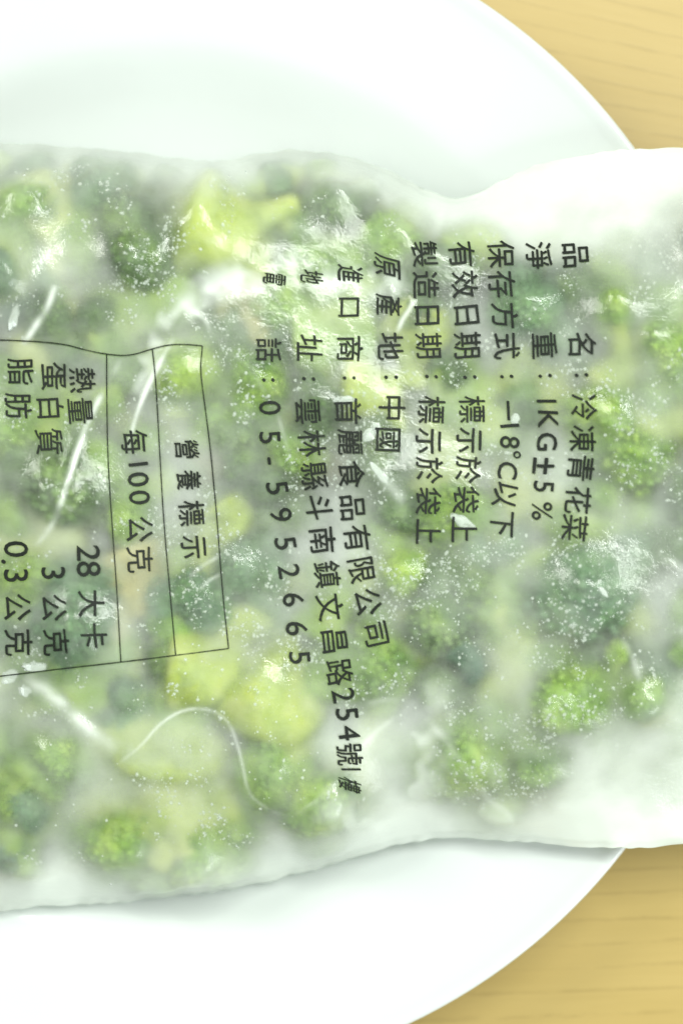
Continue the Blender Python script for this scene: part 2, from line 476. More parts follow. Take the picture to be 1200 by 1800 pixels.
# ---- pieces lying right under the film, placed as they lie in the bag
FL = [
 ('faint green floret nearest the lower right corner of the bag', 1150, 1335, 130, 62, 200, -20, 50, 22, 'green', 'green', 6),
 ('faint green floret near the lower bag edge, right of the tent-like fold', 900, 1365, 110, 60, 100, -20, 50, 22, 'green', 'green', 6),
 ('soft green floret left of the small fresh one at lower right', 1065, 1270, 150, 64, 100, -20, 50, 22, 'green', 'green', 6),
 ('dark green floret behind the first characters of the address and importer lines', 560, 720, 185, 60, 200, -20, 50, 22, 'dark', 'yellow', 6),
 ('blue-green floret lying against the top edge between the two yellow stalks', 480, 330, 150, 50, 200, -20, 50, 22, 'blue', 'green', 6),
 ('grey-green floret against the top edge, left of the fattest upper stalk', 265, 345, 150, 62, 150, -20, 50, 22, 'blue', 'green', 6),
 ('grey-green floret in the top left corner of the photo', 30, 330, 150, 62, 150, -20, 50, 22, 'blue', 'green', 6),
 ('blurred green floret low down at the right, under the milky lower film', 1000, 1310, 100, 66, 200, -20, 50, 22, 'green', 'green', 6),
 ('blurred green floret beneath the tent-like fold of film', 720, 1330, 120, 62, 20, -20, 50, 22, 'green', 'green', 6),
 # label, cx, cy, z, rad, az, tilt, slen, srad, bud, stalk, clusters
 ('small blue-green floret at the upper left of the bag with its crown against the edge', 172, 345, 150, 84, 215, 8, 70, 30, 'blue', 'pale', 6),
 ('dark floret below the bulging film between the two upper left stalks', 252, 440, 175, 92, 20, -30, 50, 26, 'dark', 'green', 7),
 ('dark green floret under the upper edge of the bag beside the thin slanting stalk', 592, 352, 155, 74, 120, -40, 40, 20, 'dark', 'green', 6),
 ('pale green floret right of the printing shortest of top row, under the folded film', 690, 432, 165, 58, 60, -30, 40, 20, 'green', 'green', 5),
 ('grey-green floret cut by the left edge of the photo above the table of figures', 10, 455, 190, 100, 150, -20, 60, 30, 'blue', 'green', 7),
 ('dull green floret left of the white film fold, above the ruled box', 130, 560, 190, 80, 100, -30, 40, 24, 'dark', 'brown', 6),
 ('frosty dark floret with brown cut stalk, left of the phone number heading', 408, 612, 175, 52, 80, 10, 40, 24, 'dark', 'brown', 5),
 ('mid green floret between the ruled box and the phone number', 428, 690, 195, 70, 180, -20, 60, 24, 'green', 'green', 6),
 ('bright lime floret inside the upper end of the ruled box', 318, 660, 200, 62, 270, -30, 40, 22, 'lime', 'yellow', 6),
 ('dark floret right of the ruled box beside the digits 05', 415, 800, 180, 72, 200, -30, 40, 24, 'dark', 'brown', 6),
 ('dark grey floret under the empty middle of the table of figures', 92, 858, 180, 98, 250, -30, 60, 26, 'dark', 'brown', 7),
 ('dull green floret under the box line beside the word for each hundred grams', 228, 870, 180, 74, 30, -30, 50, 24, 'green', 'green', 6),
 ('frosted grey-green floret in the lower half of the ruled box', 335, 1050, 185, 76, 100, -20, 50, 22, 'blue', 'green', 6),
 ('blue-grey floret under the lower left corner of the table of figures', 110, 1090, 180, 92, 160, -25, 50, 26, 'blue', 'green', 7),
 ('darkest floret of the middle, behind the characters for food company', 648, 800, 190, 74, 200, -25, 50, 22, 'dark', 'brown', 6),
 ('dark green floret right of the company name, left of the bag-date lines', 705, 905, 190, 68, 280, -30, 40, 22, 'dark', 'green', 6),
 ('bright lime floret touching the film right of the company name', 692, 1000, 205, 66, 200, -10, 40, 22, 'lime', 'yellow', 6),
 ('dark floret behind the digits 59 of the phone number', 500, 870, 185, 62, 60, -30, 40, 20, 'dark', 'brown', 5),
 ('grey-green floret between the phone number and the ruled box', 440, 1010, 180, 72, 250, -30, 40, 22, 'blue', 'green', 6),
 ('blue-green frosty floret below the last characters of the storage line', 868, 955, 190, 62, 100, -30, 40, 20, 'blue', 'green', 6),
 ('large dark grey floret below the date lines, in the middle right of the bag', 805, 1065, 190, 92, 330, -25, 60, 28, 'dark', 'green', 7),
 ('blue-grey floret above the net weight figure at upper right', 925, 545, 185, 70, 90, -30, 40, 20, 'blue', 'green', 6),
 ('fresh green floret at upper right corner of the contents, beside the blank film', 1072, 558, 185, 84, 200, -25, 50, 24, 'green', 'green', 6),
 ('frosted green floret right of the product name line', 1092, 800, 190, 92, 250, -25, 50, 24, 'green', 'yellow', 7),
 ('dull floret right of the first column, level with its colon', 1068, 680, 185, 66, 20, -30, 50, 22, 'dark', 'green', 6),
 ('green floret at the right edge above the dark pair', 1130, 935, 175, 70, 340, -25, 50, 22, 'green', 'green', 6),
 ('grey-green floret below the product name line', 1075, 1030, 180, 72, 40, -30, 50, 22, 'blue', 'green', 6),
 ('dark oval floret with air bubbles round it at lower right', 1062, 1160, 190, 66, 300, -30, 50, 22, 'dark', 'green', 6),
 ('dark floret cut by the right edge of the photo', 1170, 1165, 165, 74, 60, -30, 50, 22, 'blue', 'green', 6),
 ('small fresh green floret low at the right edge', 1160, 1245, 150, 52, 100, -30, 40, 18, 'green', 'green', 5),
 ('soft green floret under the bubbles right of the tent-like fold', 830, 1290, 165, 84, 300, -30, 60, 24, 'green', 'green', 6),
 ('olive floret low at the left edge below the table of figures', 60, 1300, 165, 108, 160, -20, 60, 26, 'green', 'green', 7),
 ('deep green floret between the curved crease and the address line', 490, 1350, 165, 76, 110, -30, 50, 22, 'green', 'green', 6),
 ('teal floret above the curved crease at lower left', 215, 1215, 170, 76, 80, -30, 50, 22, 'blue', 'green', 6),
 ('green floret below the phone number beside the pale stalk', 590, 1185, 175, 66, 320, -30, 50, 22, 'green', 'green', 6),
 ('pale green floret inside the left edge below the orange stalk', 10, 1120, 165, 66, 270, -30, 50, 22, 'blue', 'green', 5),
]
for f in FL: floret(*f[:11], clusters=f[11])
# the big one at the bottom lies on its crown: stalk up, dark buds showing round its rim
big = floret('largest floret, bottom left, stalk side up with dark buds round its lower rim', 285, 1405, 118, 168, 75, 55, 50, 84, 'green', 'yellow', 30, flat=0.5)

SP = [
 ('pale cream stalk slanting down right at the upper left of the bag', 52, 345, 185, 160, 455, 190, 38, 'pale'),
 ('fat yellow-green stalk bulging highest under the upper edge of the bag', 345, 330, 190, 430, 365, 180, 66, 'yellow'),
 ('thin pale yellow stalk slanting up right beside the dark floret in the top row', 408, 408, 205, 520, 362, 200, 21, 'yellow'),
 ('yellow-green stalk lying under the wide white fold left of the headings', 175, 600, 205, 335, 515, 200, 44, 'green'),
 ('olive orange stalk end poking up just below the white fold', 395, 540, 205, 460, 545, 195, 40, 'orange'),
 ('pale green stalk under the heading for address', 530, 590, 200, 640, 585, 200, 52, 'green'),
 ('yellow-green stalk under the rows for heat and protein', 115, 690, 205, 60, 780, 190, 42, 'green'),
 ('long cream stalk running down left under the slanting crease', 125, 925, 195, 10, 1010, 185, 42, 'pale'),
 ('tan stalk under the word for gram in the ruled box', 232, 975, 200, 262, 1060, 195, 48, 'orange'),
 ('short bright yellow-green stalk on the long box line', 372, 905, 205, 400, 945, 200, 40, 'yellow'),
 ('bright yellow stalk just below the ruled box', 320, 1160, 195, 420, 1170, 200, 56, 'yellow'),
 ('pale yellow stalk, fattest one left of the address line, below the phone number', 455, 1180, 195, 530, 1260, 180, 66, 'yellow'),
 ('yellow-green stalk behind the country of origin', 610, 680, 205, 690, 690, 200, 42, 'yellow'),
 ('yellow stalk behind the two lines printed on the bag', 748, 870, 205, 800, 780, 200, 38, 'yellow'),
 ('round pale yellow stalk end behind the storage temperature', 885, 862, 210, 930, 858, 200, 38, 'pale'),
 ('yellow stalk behind the percent sign', 945, 905, 205, 985, 880, 200, 34, 'yellow'),
 ('small yellow-green stalk left of the product name, beside the weight', 975, 735, 205, 1000, 700, 195, 30, 'yellow'),
 ('fat orange-yellow stalk cut by the right edge of the photo', 1195, 745, 195, 1180, 850, 190, 56, 'orange'),
 ('yellow-green stalk slanting down right below the date lines', 850, 1085, 205, 925, 1190, 195, 46, 'yellow'),
 ('lime stalk lying below the product name line in the lower right', 930, 990, 205, 985, 1110, 195, 50, 'green'),
 ('lime stalk left of the dark grey floret below the company name', 720, 1080, 200, 745, 1150, 195, 38, 'yellow'),
 ('faint green stalk under the milky film near the lower bag edge', 830, 1380, 130, 880, 1425, 120, 34, 'green'),
 ('pale yellow stalk beside the end of the address line', 520, 1395, 150, 600, 1320, 160, 36, 'pale'),
 ('green stalk under the storage date column, level with the colon', 790, 640, 200, 850, 700, 200, 40, 'green'),
 ('pale green stalk under the expiry column headings', 790, 480, 185, 880, 450, 175, 40, 'green'),
 ('yellow-green stalk along the upper part of the origin column', 700, 560, 195, 760, 620, 200, 40, 'yellow'),
 ('green stalk sloping up between the company name and the phone number', 555, 1110, 195, 600, 1010, 200, 36, 'green'),
 ('cream stalk showing in the heart of the largest floret', 300, 1345, 185, 350, 1470, 160, 50, 'pale'),
 ('yellow-green stalk below the leaf tip, in the bubbly area', 870, 1190, 190, 905, 1270, 180, 42, 'yellow'),
 ('green stalk at right, level with the last character of the product name', 1030, 955, 195, 1100, 900, 190, 40, 'green'),
 ('olive stalk at the left edge, low in the bag', -10, 1400, 155, 70, 1440, 150, 50, 'green'),
 ('yellow-green stalk between the address heading and the ruled box', 440, 660, 200, 480, 570, 195, 36, 'green'),
 ('pale yellow stalk right of the address line, below the company name', 640, 1130, 195, 700, 1190, 190, 40, 'green'),
 ('yellow stalk left of the weight line, level with its colon', 900, 640, 200, 955, 690, 200, 34, 'yellow'),
 ('green stalk above the curved crease, at its highest point', 290, 1215, 190, 370, 1225, 190, 38, 'green'),
 ('pale stalk lying across the left edge above the table of figures', 60, 640, 195, 150, 560, 200, 36, 'pale'),
 ('lime stalk below the ruled box, in the left half', 130, 1210, 185, 215, 1175, 185, 40, 'green'),
 ('green stalk low at right, left of the small fresh floret', 1000, 1290, 110, 1090, 1250, 110, 44, 'green'),
 ('faint stalk under the milky film, right of the bubbly area', 930, 1330, 100, 990, 1300, 100, 36, 'green'),
 ('soft yellow stalk end under the white storage line figures', 850, 740, 200, 905, 750, 200, 34, 'green'),
]
for s in SP: stalk_piece(*s)
# one small very dark leaf tip on the dark floret, and two loose buds at the bag's edges
stalk_piece('small dark green leaf tip pointing down right in the middle right', 800, 1140, 262, 838, 1190, 258, 19, 'deep', stub=False, name='broccoli_leaf_tip')
floret('tiny dark bud cluster poking up at the upper left edge of the bag', 74, 272, 105, 20, 280, -10, 34, 9, 'dark', 'green', 4)
floret('tiny dark bud cluster at the lower edge of the bag under the largest floret', 240, 1556, 105, 16, 90, 0, 20, 7, 'dark', 'green', 4)

# ---- deeper layer seen dimly between them (nothing tells these apart)
deep_kinds = [('dark', 'green'), ('green', 'yellow'), ('blue', 'yellow'), ('green', 'green'), ('green', 'yellow')]
for gy in range(335, 1500, 140):
    for gx in range(-110, 1330, 150):
        x = gx + rng.uniform(-40, 40); y = gy + rng.uniform(-35, 35)
        if y > 1400 and x > 560: continue
        if y > 1345 and x > 900: continue
        if ((x - 285) / 210) ** 2 + ((y - 1410) / 170) ** 2 < 1: continue
        if y < 420 and (640 < x < 900): continue
        if x > 1180 and y > 1330: continue
        bk, sk = rng.choice(deep_kinds) if x < 900 or y < 1200 else ('green', 'green')
        if x > 860 and y < 425: continue
        low = -55 if x > 860 and y < 530 else 0
        b = float(plate_h(np.array(x), np.array(y)))
        offr = x < -60 or x > 1260
        lab = 'frozen broccoli floret deep in the bag, dim beneath the others'
        floret(lab, x, y, b + low + rng.uniform(98, 128) if not offr else b + 95, rng.uniform(86, 102), rng.uniform(0, 360), rng.uniform(-20, 20), 50, 24, bk, sk, 5,
               group='dim florets deep in the bag')

# ------------------------------------------------------------------ film shape (draped by relaxation)
TOPE = [(-430, 420), (-330, 300), (-200, 262), (0, 251), (150, 259), (250, 270), (350, 284), (410, 281), (450, 270), (500, 263), (560, 266), (610, 275), (667, 293), (733, 325), (773, 345), (805, 351),
        (833, 343), (880, 317), (933, 293), (1000, 277), (1080, 264), (1153, 259), (1200, 260), (1350, 275), (1480, 330), (1560, 420)]
BOTE = [(-430, 1480), (-330, 1590), (-150, 1612), (0, 1602), (80, 1593), (146, 1588), (204, 1588), (262, 1580), (362, 1570), (467, 1550), (583, 1520), (680, 1490), (740, 1476), (810, 1472),
        (920, 1480), (1015, 1489), (1100, 1491), (1200, 1484), (1350, 1470), (1480, 1420), (1560, 1340)]
X0, X1, Y0, Y1 = -430, 1560, 200, 1680
def catmull(pts, xs):
    p = np.array(pts, float); y = np.interp(xs, p[:, 0], p[:, 1])
    k = np.exp(-0.5 * (np.arange(-12, 13) * (xs[1] - xs[0]) / 14.0) ** 2); k /= k.sum()
    y = np.convolve(np.pad(y, 12, mode='edge'), k, 'valid')
    return y + 1.6 * np.sin(xs / 17.0 + 1.3 * np.sin(xs / 41.0)) * np.sin(xs / 67.0) + 0.9 * np.sin(xs / 7.3 + 2 * np.sin(xs / 29.0))

def field(step):
    xs = np.arange(X0, X1 + 1, step, dtype=float); ys = np.arange(Y0, Y1 + 1, step, dtype=float)
    return xs, ys, *np.meshgrid(xs, ys)
xs, ys, GX, GY = field(6)
et = catmull(TOPE, xs)[None, :]; eb = catmull(BOTE, xs)[None, :]
inside = (GY > et) & (GY < eb)
# height map of the pieces themselves, after nudging any that would stick out past the seam back inside
bpy.context.view_layer.update()
B = np.full(GX.shape, -1e3)
mesh_co = {}
def mesh_points(o):
    m = o.data
    if m.name not in mesh_co:
        c = np.empty(len(m.vertices) * 3, np.float32); m.vertices.foreach_get('co', c)
        e = np.empty(len(m.edges) * 2, np.int32); m.edges.foreach_get('vertices', e)
        c = c.reshape(-1, 3); e = e.reshape(-1, 2)
        mesh_co[m.name] = np.concatenate([c, (c[e[:, 0]] + c[e[:, 1]]) / 2])
    M = np.array(o.matrix_world)
    return mesh_co[m.name] @ M[:3, :3].T + M[:3, 3]
for root in [o for o in col.objects if o.get('category') == 'broccoli']:
    P = np.concatenate([mesh_points(o) for o in root.children])
    k = S * (1 - P[:, 2] / H); qx = P[:, 0] / k + 600; qy = 900 - P[:, 1] / k
    up = (np.interp(qx, xs, et[0]) + (10 if 'tiny' in root['label'] else 14 if root.get('group') is None and P[:, 0].mean() < 0.01 else 34) - qy).max(); dn = (qy - np.interp(qx, xs, eb[0]) + (8 if 'tiny' in root['label'] or 'largest floret, bottom' in root['label'] else 26)).max()
    sh = max(up, 0) - max(dn, 0)
    root.location.y -= sh * S * 0.93; P[:, 1] -= sh * S * 0.93; qy += sh
    i = ((qx - X0) / 6 + 0.5).astype(int); j = ((qy - Y0) / 6 + 0.5).astype(int)
    ok = (i > 0) & (j > 0) & (i < B.shape[1] - 1) & (j < B.shape[0] - 1)
    np.maximum.at(B, (j[ok], i[ok]), P[ok, 2] / S)
Bd = B.copy()
for dj in (-1, 0, 1):
    for di in (-1, 0, 1):
        Bd = np.maximum(Bd, np.roll(np.roll(B, dj, 0), di, 1))
B = Bd
base = plate_h(GX, GY)
rC = np.hypot(GX - PCX, GY - PCY)
zedge = base + 34 + 22 * np.clip((GX - 600) / 500, 0, 1)
floor_ = np.maximum(B + 13, base + 14)
wx = np.clip(np.minimum(GX - X0, X1 - GX) / 260, 0, 1) ** 0.5
Z = zedge + 120 * np.clip(4 * (GY - et) * (eb - GY) / (eb - et) ** 2, 0, 1) * wx
Z = np.where(inside, np.maximum(Z, floor_), zedge)
for it in range(900):
    A = np.empty_like(Z)
    A[1:-1, 1:-1] = (Z[:-2, 1:-1] + Z[2:, 1:-1] + Z[1:-1, :-2] + Z[1:-1, 2:]) / 4 + 3.0e-4 * 36 / 4
    A[0], A[-1], A[:, 0], A[:, -1] = Z[0], Z[-1], Z[:, 0], Z[:, -1]
    Z = np.where(inside, np.maximum(A, floor_), zedge)
Z[:, 0] = zedge[:, 0]; Z[:, -1] = zedge[:, -1]
gap = np.maximum(Z - np.maximum(B, base), 0)

# fine field
FS = 2.5
fx, fy, FX, FY = field(FS)
ny, nx = FX.shape
Zf = resize(gauss(Z, 0.9), ny, nx)
gf = resize(gauss(gap, 1.0), ny, nx)
print('GAP', np.percentile(gap[inside], [10,30,50,70,90]).round()); print('film z range', Z.min(), Z.max(), 'gap', np.percentile(gap[inside], [10,30,50,70,90]).round())

def seg_dist(P, X, Y):
    """distance to polyline and position 0..1 along it"""
    d = np.full(X.shape, 1e9); t_ = np.zeros(X.shape)
    L = [0]
    for a, b in zip(P[:-1], P[1:]): L.append(L[-1] + math.hypot(b[0] - a[0], b[1] - a[1]))
    for i, (a, b) in enumerate(zip(P[:-1], P[1:])):
        vx, vy = b[0] - a[0], b[1] - a[1]; l2 = vx * vx + vy * vy
        t = np.clip(((X - a[0]) * vx + (Y - a[1]) * vy) / l2, 0, 1)
        q = np.hypot(X - a[0] - t * vx, Y - a[1] - t * vy)
        k = q < d
        d = np.where(k, q, d); t_ = np.where(k, (L[i] + t * (L[i + 1] - L[i])) / L[-1], t_)
    return d, t_

def smooth_line(P, it=2):
    for _ in range(it):
        q = [P[0]]
        for a, b in zip(P[:-1], P[1:]):
            q += [(a[0] * .75 + b[0] * .25, a[1] * .75 + b[1] * .25), (a[0] * .25 + b[0] * .75, a[1] * .25 + b[1] * .75)]
        q.append(P[-1]); P = q
    return P

def samp(arr, px, py):
    u = np.clip((np.asarray(px) - X0) / FS, 0, nx - 1.001); v = np.clip((np.asarray(py) - Y0) / FS, 0, ny - 1.001)
    i = u.astype(int); j = v.astype(int); a = u - i; b = v - j
    return (arr[j, i] * (1 - a) * (1 - b) + arr[j, i + 1] * a * (1 - b) + arr[j + 1, i] * (1 - a) * b + arr[j + 1, i + 1] * a * b)

# value-noise crinkles
rs = np.random.RandomState(5)
def vnoise(cell):
    a = rs.uniform(-1, 1, (max(int((Y1 - Y0) / cell) + 2, 4), max(int((X1 - X0) / cell) + 2, 4)))
    return resize(gauss(resize(a, ny, nx), max(cell / FS * 0.35, 0.6)), ny, nx)
NZ30, NZ12 = vnoise(44), vnoise(14)
crease = np.zeros_like(FX); ridge = np.zeros_like(FX); fold = np.zeros_like(FX)
def add_line(arr, P, w, amp, taper=True, rough=True):
    P = smooth_line(P)
    x0, x1 = min(p[0] for p in P) - 4 * w, max(p[0] for p in P) + 4 * w
    y0, y1 = min(p[1] for p in P) - 4 * w, max(p[1] for p in P) + 4 * w
    i0, i1 = max(int((x0 - X0) / FS), 0), min(int((x1 - X0) / FS), nx); j0, j1 = max(int((y0 - Y0) / FS), 0), min(int((y1 - Y0) / FS), ny)
    d, t = seg_dist(P, FX[j0:j1, i0:i1], FY[j0:j1, i0:i1])
    k = np.exp(-0.5 * (d / w) ** 2)
    if taper: k = k * np.clip(np.minimum(t, 1 - t) * 5, 0, 1) ** 0.7
    if rough:
        qs = FX[j0:j1, i0:i1], FY[j0:j1, i0:i1]
        k = k * np.clip(0.66 + 0.9 * samp(NZ30, *qs) + 0.6 * samp(NZ12, *qs), 0.05, 1.15)
    arr[j0:j1, i0:i1] = np.maximum(arr[j0:j1, i0:i1], k * amp) if amp > 0 else np.minimum(arr[j0:j1, i0:i1], k * amp)

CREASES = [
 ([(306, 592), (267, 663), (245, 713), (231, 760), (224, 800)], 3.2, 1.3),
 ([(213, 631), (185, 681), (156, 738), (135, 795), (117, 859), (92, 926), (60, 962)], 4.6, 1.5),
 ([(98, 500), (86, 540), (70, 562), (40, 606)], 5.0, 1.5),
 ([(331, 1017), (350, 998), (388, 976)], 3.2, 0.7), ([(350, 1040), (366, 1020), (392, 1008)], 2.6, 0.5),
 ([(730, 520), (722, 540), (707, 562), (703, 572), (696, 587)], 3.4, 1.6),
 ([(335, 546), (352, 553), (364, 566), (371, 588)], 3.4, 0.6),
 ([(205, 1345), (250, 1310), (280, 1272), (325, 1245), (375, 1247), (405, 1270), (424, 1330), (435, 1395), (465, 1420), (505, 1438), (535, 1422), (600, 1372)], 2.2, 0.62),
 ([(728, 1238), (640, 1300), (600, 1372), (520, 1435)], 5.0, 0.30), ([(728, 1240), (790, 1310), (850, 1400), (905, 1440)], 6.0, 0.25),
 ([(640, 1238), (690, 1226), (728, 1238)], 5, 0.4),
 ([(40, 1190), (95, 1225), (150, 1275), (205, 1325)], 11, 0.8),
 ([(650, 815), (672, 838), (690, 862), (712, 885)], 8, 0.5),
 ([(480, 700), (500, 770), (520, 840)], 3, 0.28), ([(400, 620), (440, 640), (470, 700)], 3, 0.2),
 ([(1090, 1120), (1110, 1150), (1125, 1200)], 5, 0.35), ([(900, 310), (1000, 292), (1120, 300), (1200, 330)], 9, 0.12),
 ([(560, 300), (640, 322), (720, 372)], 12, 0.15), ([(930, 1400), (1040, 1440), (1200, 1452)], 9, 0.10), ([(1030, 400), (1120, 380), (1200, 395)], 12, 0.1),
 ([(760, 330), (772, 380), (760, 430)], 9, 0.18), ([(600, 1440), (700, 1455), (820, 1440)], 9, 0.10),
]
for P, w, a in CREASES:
    add_line(crease, P, w * 0.8, a * 1.25); add_line(ridge, P, w * 0.8, a * w * 0.75)  # ridge shapes the film; crease paints the specular streaks white
BAND = [(790, 455), (700, 492), (620, 488), (550, 478), (480, 478), (410, 492), (350, 520), (300, 565), (262, 620), (238, 680), (215, 760)]
add_line(fold, BAND, 24, 0.92)
add_line(fold, [(760, 1455), (950, 1400), (1100, 1360), (1230, 1300)], 60, 0.40, False)
add_line(fold, [(1100, 330), (1230, 400)], 60, 0.5, False)
add_line(fold, [(728, 1250), (725, 1310), (720, 1400)], 52, 0.75, False)
add_line(fold, [(600, 1450), (720, 1440), (900, 1450), (1200, 1440)], 40, 0.68, False)
add_line(fold, [(1130, 330), (1190, 410), (1235, 480)], 55, 0.45, False)
add_line(fold, [(1200, 960), (1210, 1030), (1215, 1100)], 50, 0.5, False)
dent = np.zeros_like(FX); add_line(dent, BAND, 22, 0.2)

crk = 4.0 * (0.5 - np.abs(vnoise(110))) + 2.4 * (0.5 - np.abs(vnoise(48))) + 0.9 * vnoise(22) + 0.35 * vnoise(9)
Zf = np.maximum(Zf + crk + ridge - 16 * dent, resize(gauss(B * (B > 0), 1.7), ny, nx) + 7)
Zf = gauss(Zf, 1.8)
# keep above contents and seam the edge
ETf = catmull(TOPE, fx)[None, :]; EBf = catmull(BOTE, fx)[None, :]
edge_d = np.minimum(np.minimum(FY - ETf, EBf - FY), np.minimum(FX - X0, X1 - FX))
gs = resize(gauss(gap, 7), ny, nx)
sm = np.clip((gs - 34) / 58, 0, 1); sm = sm * sm * (3 - 2 * sm)
sm *= 0.35 + 0.65 * np.exp(-(np.maximum(np.minimum(FY - np.interp(FX, fx, catmull(TOPE, fx)), np.interp(FX, fx, catmull(BOTE, fx)) - FY), 0) / 230.0) ** 2)
frost = 0.10 + 0.20 * (1 - np.exp(-np.maximum(gf - 14, 0) / 60.0)) + 0.62 * sm
print('FROST mean', frost.mean())
frost += 0.42 * np.exp(-(np.maximum(edge_d, 0) / 62.0) ** 2)
frost = np.maximum(frost, 0.86 * fold) + 0.55 * crease  # crease term: painted highlight streaks plus some real whitening of creased film
frost = frost + 0.10 * vnoise(60) + 0.07 * vnoise(20)
frost = np.clip(frost, 0.06, 0.96)

def world(px, py, zpx):
    z = zpx * S; k = S * (1 - z / H)
    return np.stack([(px - 600) * k, (900 - py) * k, z], -1)

bag = bpy.data.objects.new('plastic_bag', None); col.objects.link(bag)
bag.location = W(560, 880, 0.004); bag.empty_display_size = 0.02
tag(bag, 'cloudy plastic bag of frozen broccoli with black Chinese printing lying across the plate', 'bag')
bloc = np.array(bag.location)

U = np.linspace(X0, X1, 720); Vv = np.linspace(0, 1, 470)
eT = np.interp(U, fx, ETf[0]); eB = np.interp(U, fx, EBf[0])
PX = np.repeat(U[:, None], len(Vv), 1); PY = eT[:, None] + (eB - eT)[:, None] * Vv[None, :]
PZ = samp(Zf, PX, PY)
ze = plate_h(PX, PY) + 34 + 22 * np.clip((PX - 600) / 500, 0, 1)
ed = np.minimum(np.minimum(PY - eT[:, None], eB[:, None] - PY), np.minimum(PX - X0, X1 - PX))
wgt = np.clip(ed / 11.0, 0, 1) ** 0.5
PZ = ze * (1 - wgt) + PZ * wgt
vw = world(PX, PY, PZ).reshape(-1, 3) - bloc
me = np_mesh('upper_film', vw, grid_faces(len(U), len(Vv))[:, ::-1])
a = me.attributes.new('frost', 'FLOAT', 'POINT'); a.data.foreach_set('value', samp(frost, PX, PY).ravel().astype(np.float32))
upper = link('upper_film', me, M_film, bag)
# underside
U2 = np.linspace(X0, X1, 160); V2 = np.linspace(0, 1, 100)
eT2 = np.interp(U2, fx, ETf[0]); eB2 = np.interp(U2, fx, EBf[0])
QX = np.repeat(U2[:, None], len(V2), 1); QY = eT2[:, None] + (eB2 - eT2)[:, None] * V2[None, :]
qe = plate_h(QX, QY) + 34 + 22 * np.clip((QX - 600) / 500, 0, 1)
qd = np.minimum(np.minimum(QY - eT2[:, None], eB2[:, None] - QY), np.minimum(QX - X0, X1 - QX))
qw = np.clip(qd / 90.0, 0, 1) ** 0.7
QZ = qe * (1 - qw) + (plate_h(QX, QY) + 5) * qw
me = np_mesh('lower_film', world(QX, QY, QZ).reshape(-1, 3) - bloc, grid_faces(len(U2), len(V2)))
a = me.attributes.new('frost', 'FLOAT', 'POINT'); a.data.foreach_set('value', np.full(QX.size, 0.85, np.float32))
lower = link('lower_film', me, M_film, bag)

# ------------------------------------------------------------------ printing
glyph_cache = {}
def glyph(ch):
    """2-D outline mesh of a character, centred, em = 1, cut into small triangles so it can follow the film"""
    if ch in glyph_cache: return glyph_cache[ch]
    cu = bpy.data.curves.new('glyph', 'FONT'); cu.body = ch; cu.size = 1; cu.resolution_u = 3
    if ord(ch) > 0x2000: cu.offset = 0.0
    o = bpy.data.objects.new('glyph', cu); col.objects.link(o)
    ev = o.evaluated_get(bpy.context.evaluated_depsgraph_get()); m = ev.to_mesh()
    b = bmesh.new(); b.from_mesh(m); ev.to_mesh_clear()
    bpy.data.objects.remove(o); bpy.data.curves.remove(cu)
    bmesh.ops.triangulate(b, faces=b.faces)
    for _ in range(3):
        long_e = [e for e in b.edges if e.calc_length() > 0.14]
        if not long_e: break
        bmesh.ops.subdivide_edges(b, edges=long_e, cuts=1)
        bmesh.ops.triangulate(b, faces=[f for f in b.faces if len(f.verts) > 3])
    v = np.array([x.co[:2] for x in b.verts]); b.verts.index_update()
    f = np.array([[x.index for x in q.verts] for q in b.faces]); b.free()
    if 0x3000 < ord(ch) < 0xff00: c = np.array([0.5, 0.38])
    elif ch == '.': c = np.array([(v[:, 0].min() + v[:, 0].max()) / 2, 0.34])
    else: c = (v.max(0) + v.min(0)) / 2
    glyph_cache[ch] = (v - c, f)
    return glyph_cache[ch]

LIFT = 2.4
NW1, NW2 = vnoise(52), vnoise(52)
def lay(px, py, up=0.0):
    z = samp(Zf, px, py)
    return world(px, py, z + LIFT + up) - bloc

def print_line(chars, em=50, latin=49, slope=None, label=None):
    """chars: (char, px, py[, options]) centres; text reads down the picture, tops of characters to the right"""
    P = np.array([(c[1], c[2]) for c in chars], float)
    vs, fs, n = [], [], 0
    for i, c in enumerate(chars):
        ch, x, y = c[:3]; op = c[3] if len(c) > 3 else {}
        lo = P[max(0, i - 2)]; hi = P[min(len(P) - 1, i + 2)]
        t = math.atan2(hi[0] - lo[0], hi[1] - lo[1]) if slope is None else slope
        t = op.get('rot', t)
        v, f = glyph(ch)
        cjk = ord(ch) > 0x2fff
        s = (em if cjk else latin) * op.get('s', 1)
        a = v[:, 0] * s * op.get('sx', 1); h = v[:, 1] * s * op.get('sy', 1)      # along the line / towards the top
        a = a + h * op.get('skew', 0)
        gx = x + a * math.sin(t) + h * math.cos(t)
        gy = y + a * math.cos(t) - h * math.sin(t)
        gx = gx + 3.4 * samp(NW1, gx, gy) + 1.0 * samp(NZ12, gx, gy); gy = gy + 3.4 * samp(NW2, gx, gy)
        vs.append(lay(gx - 0.6, gy - 0.45)); fs.append(f + n); n += len(v)
        vs.append(lay(gx + 0.6, gy + 0.45, 0.3)); fs.append(f + n); n += len(v)
    o = link('printed_line', np_mesh('printed_line', np.concatenate(vs), np.concatenate(fs), False), M_ink, bag)
    if label: o['label'] = label
    return o

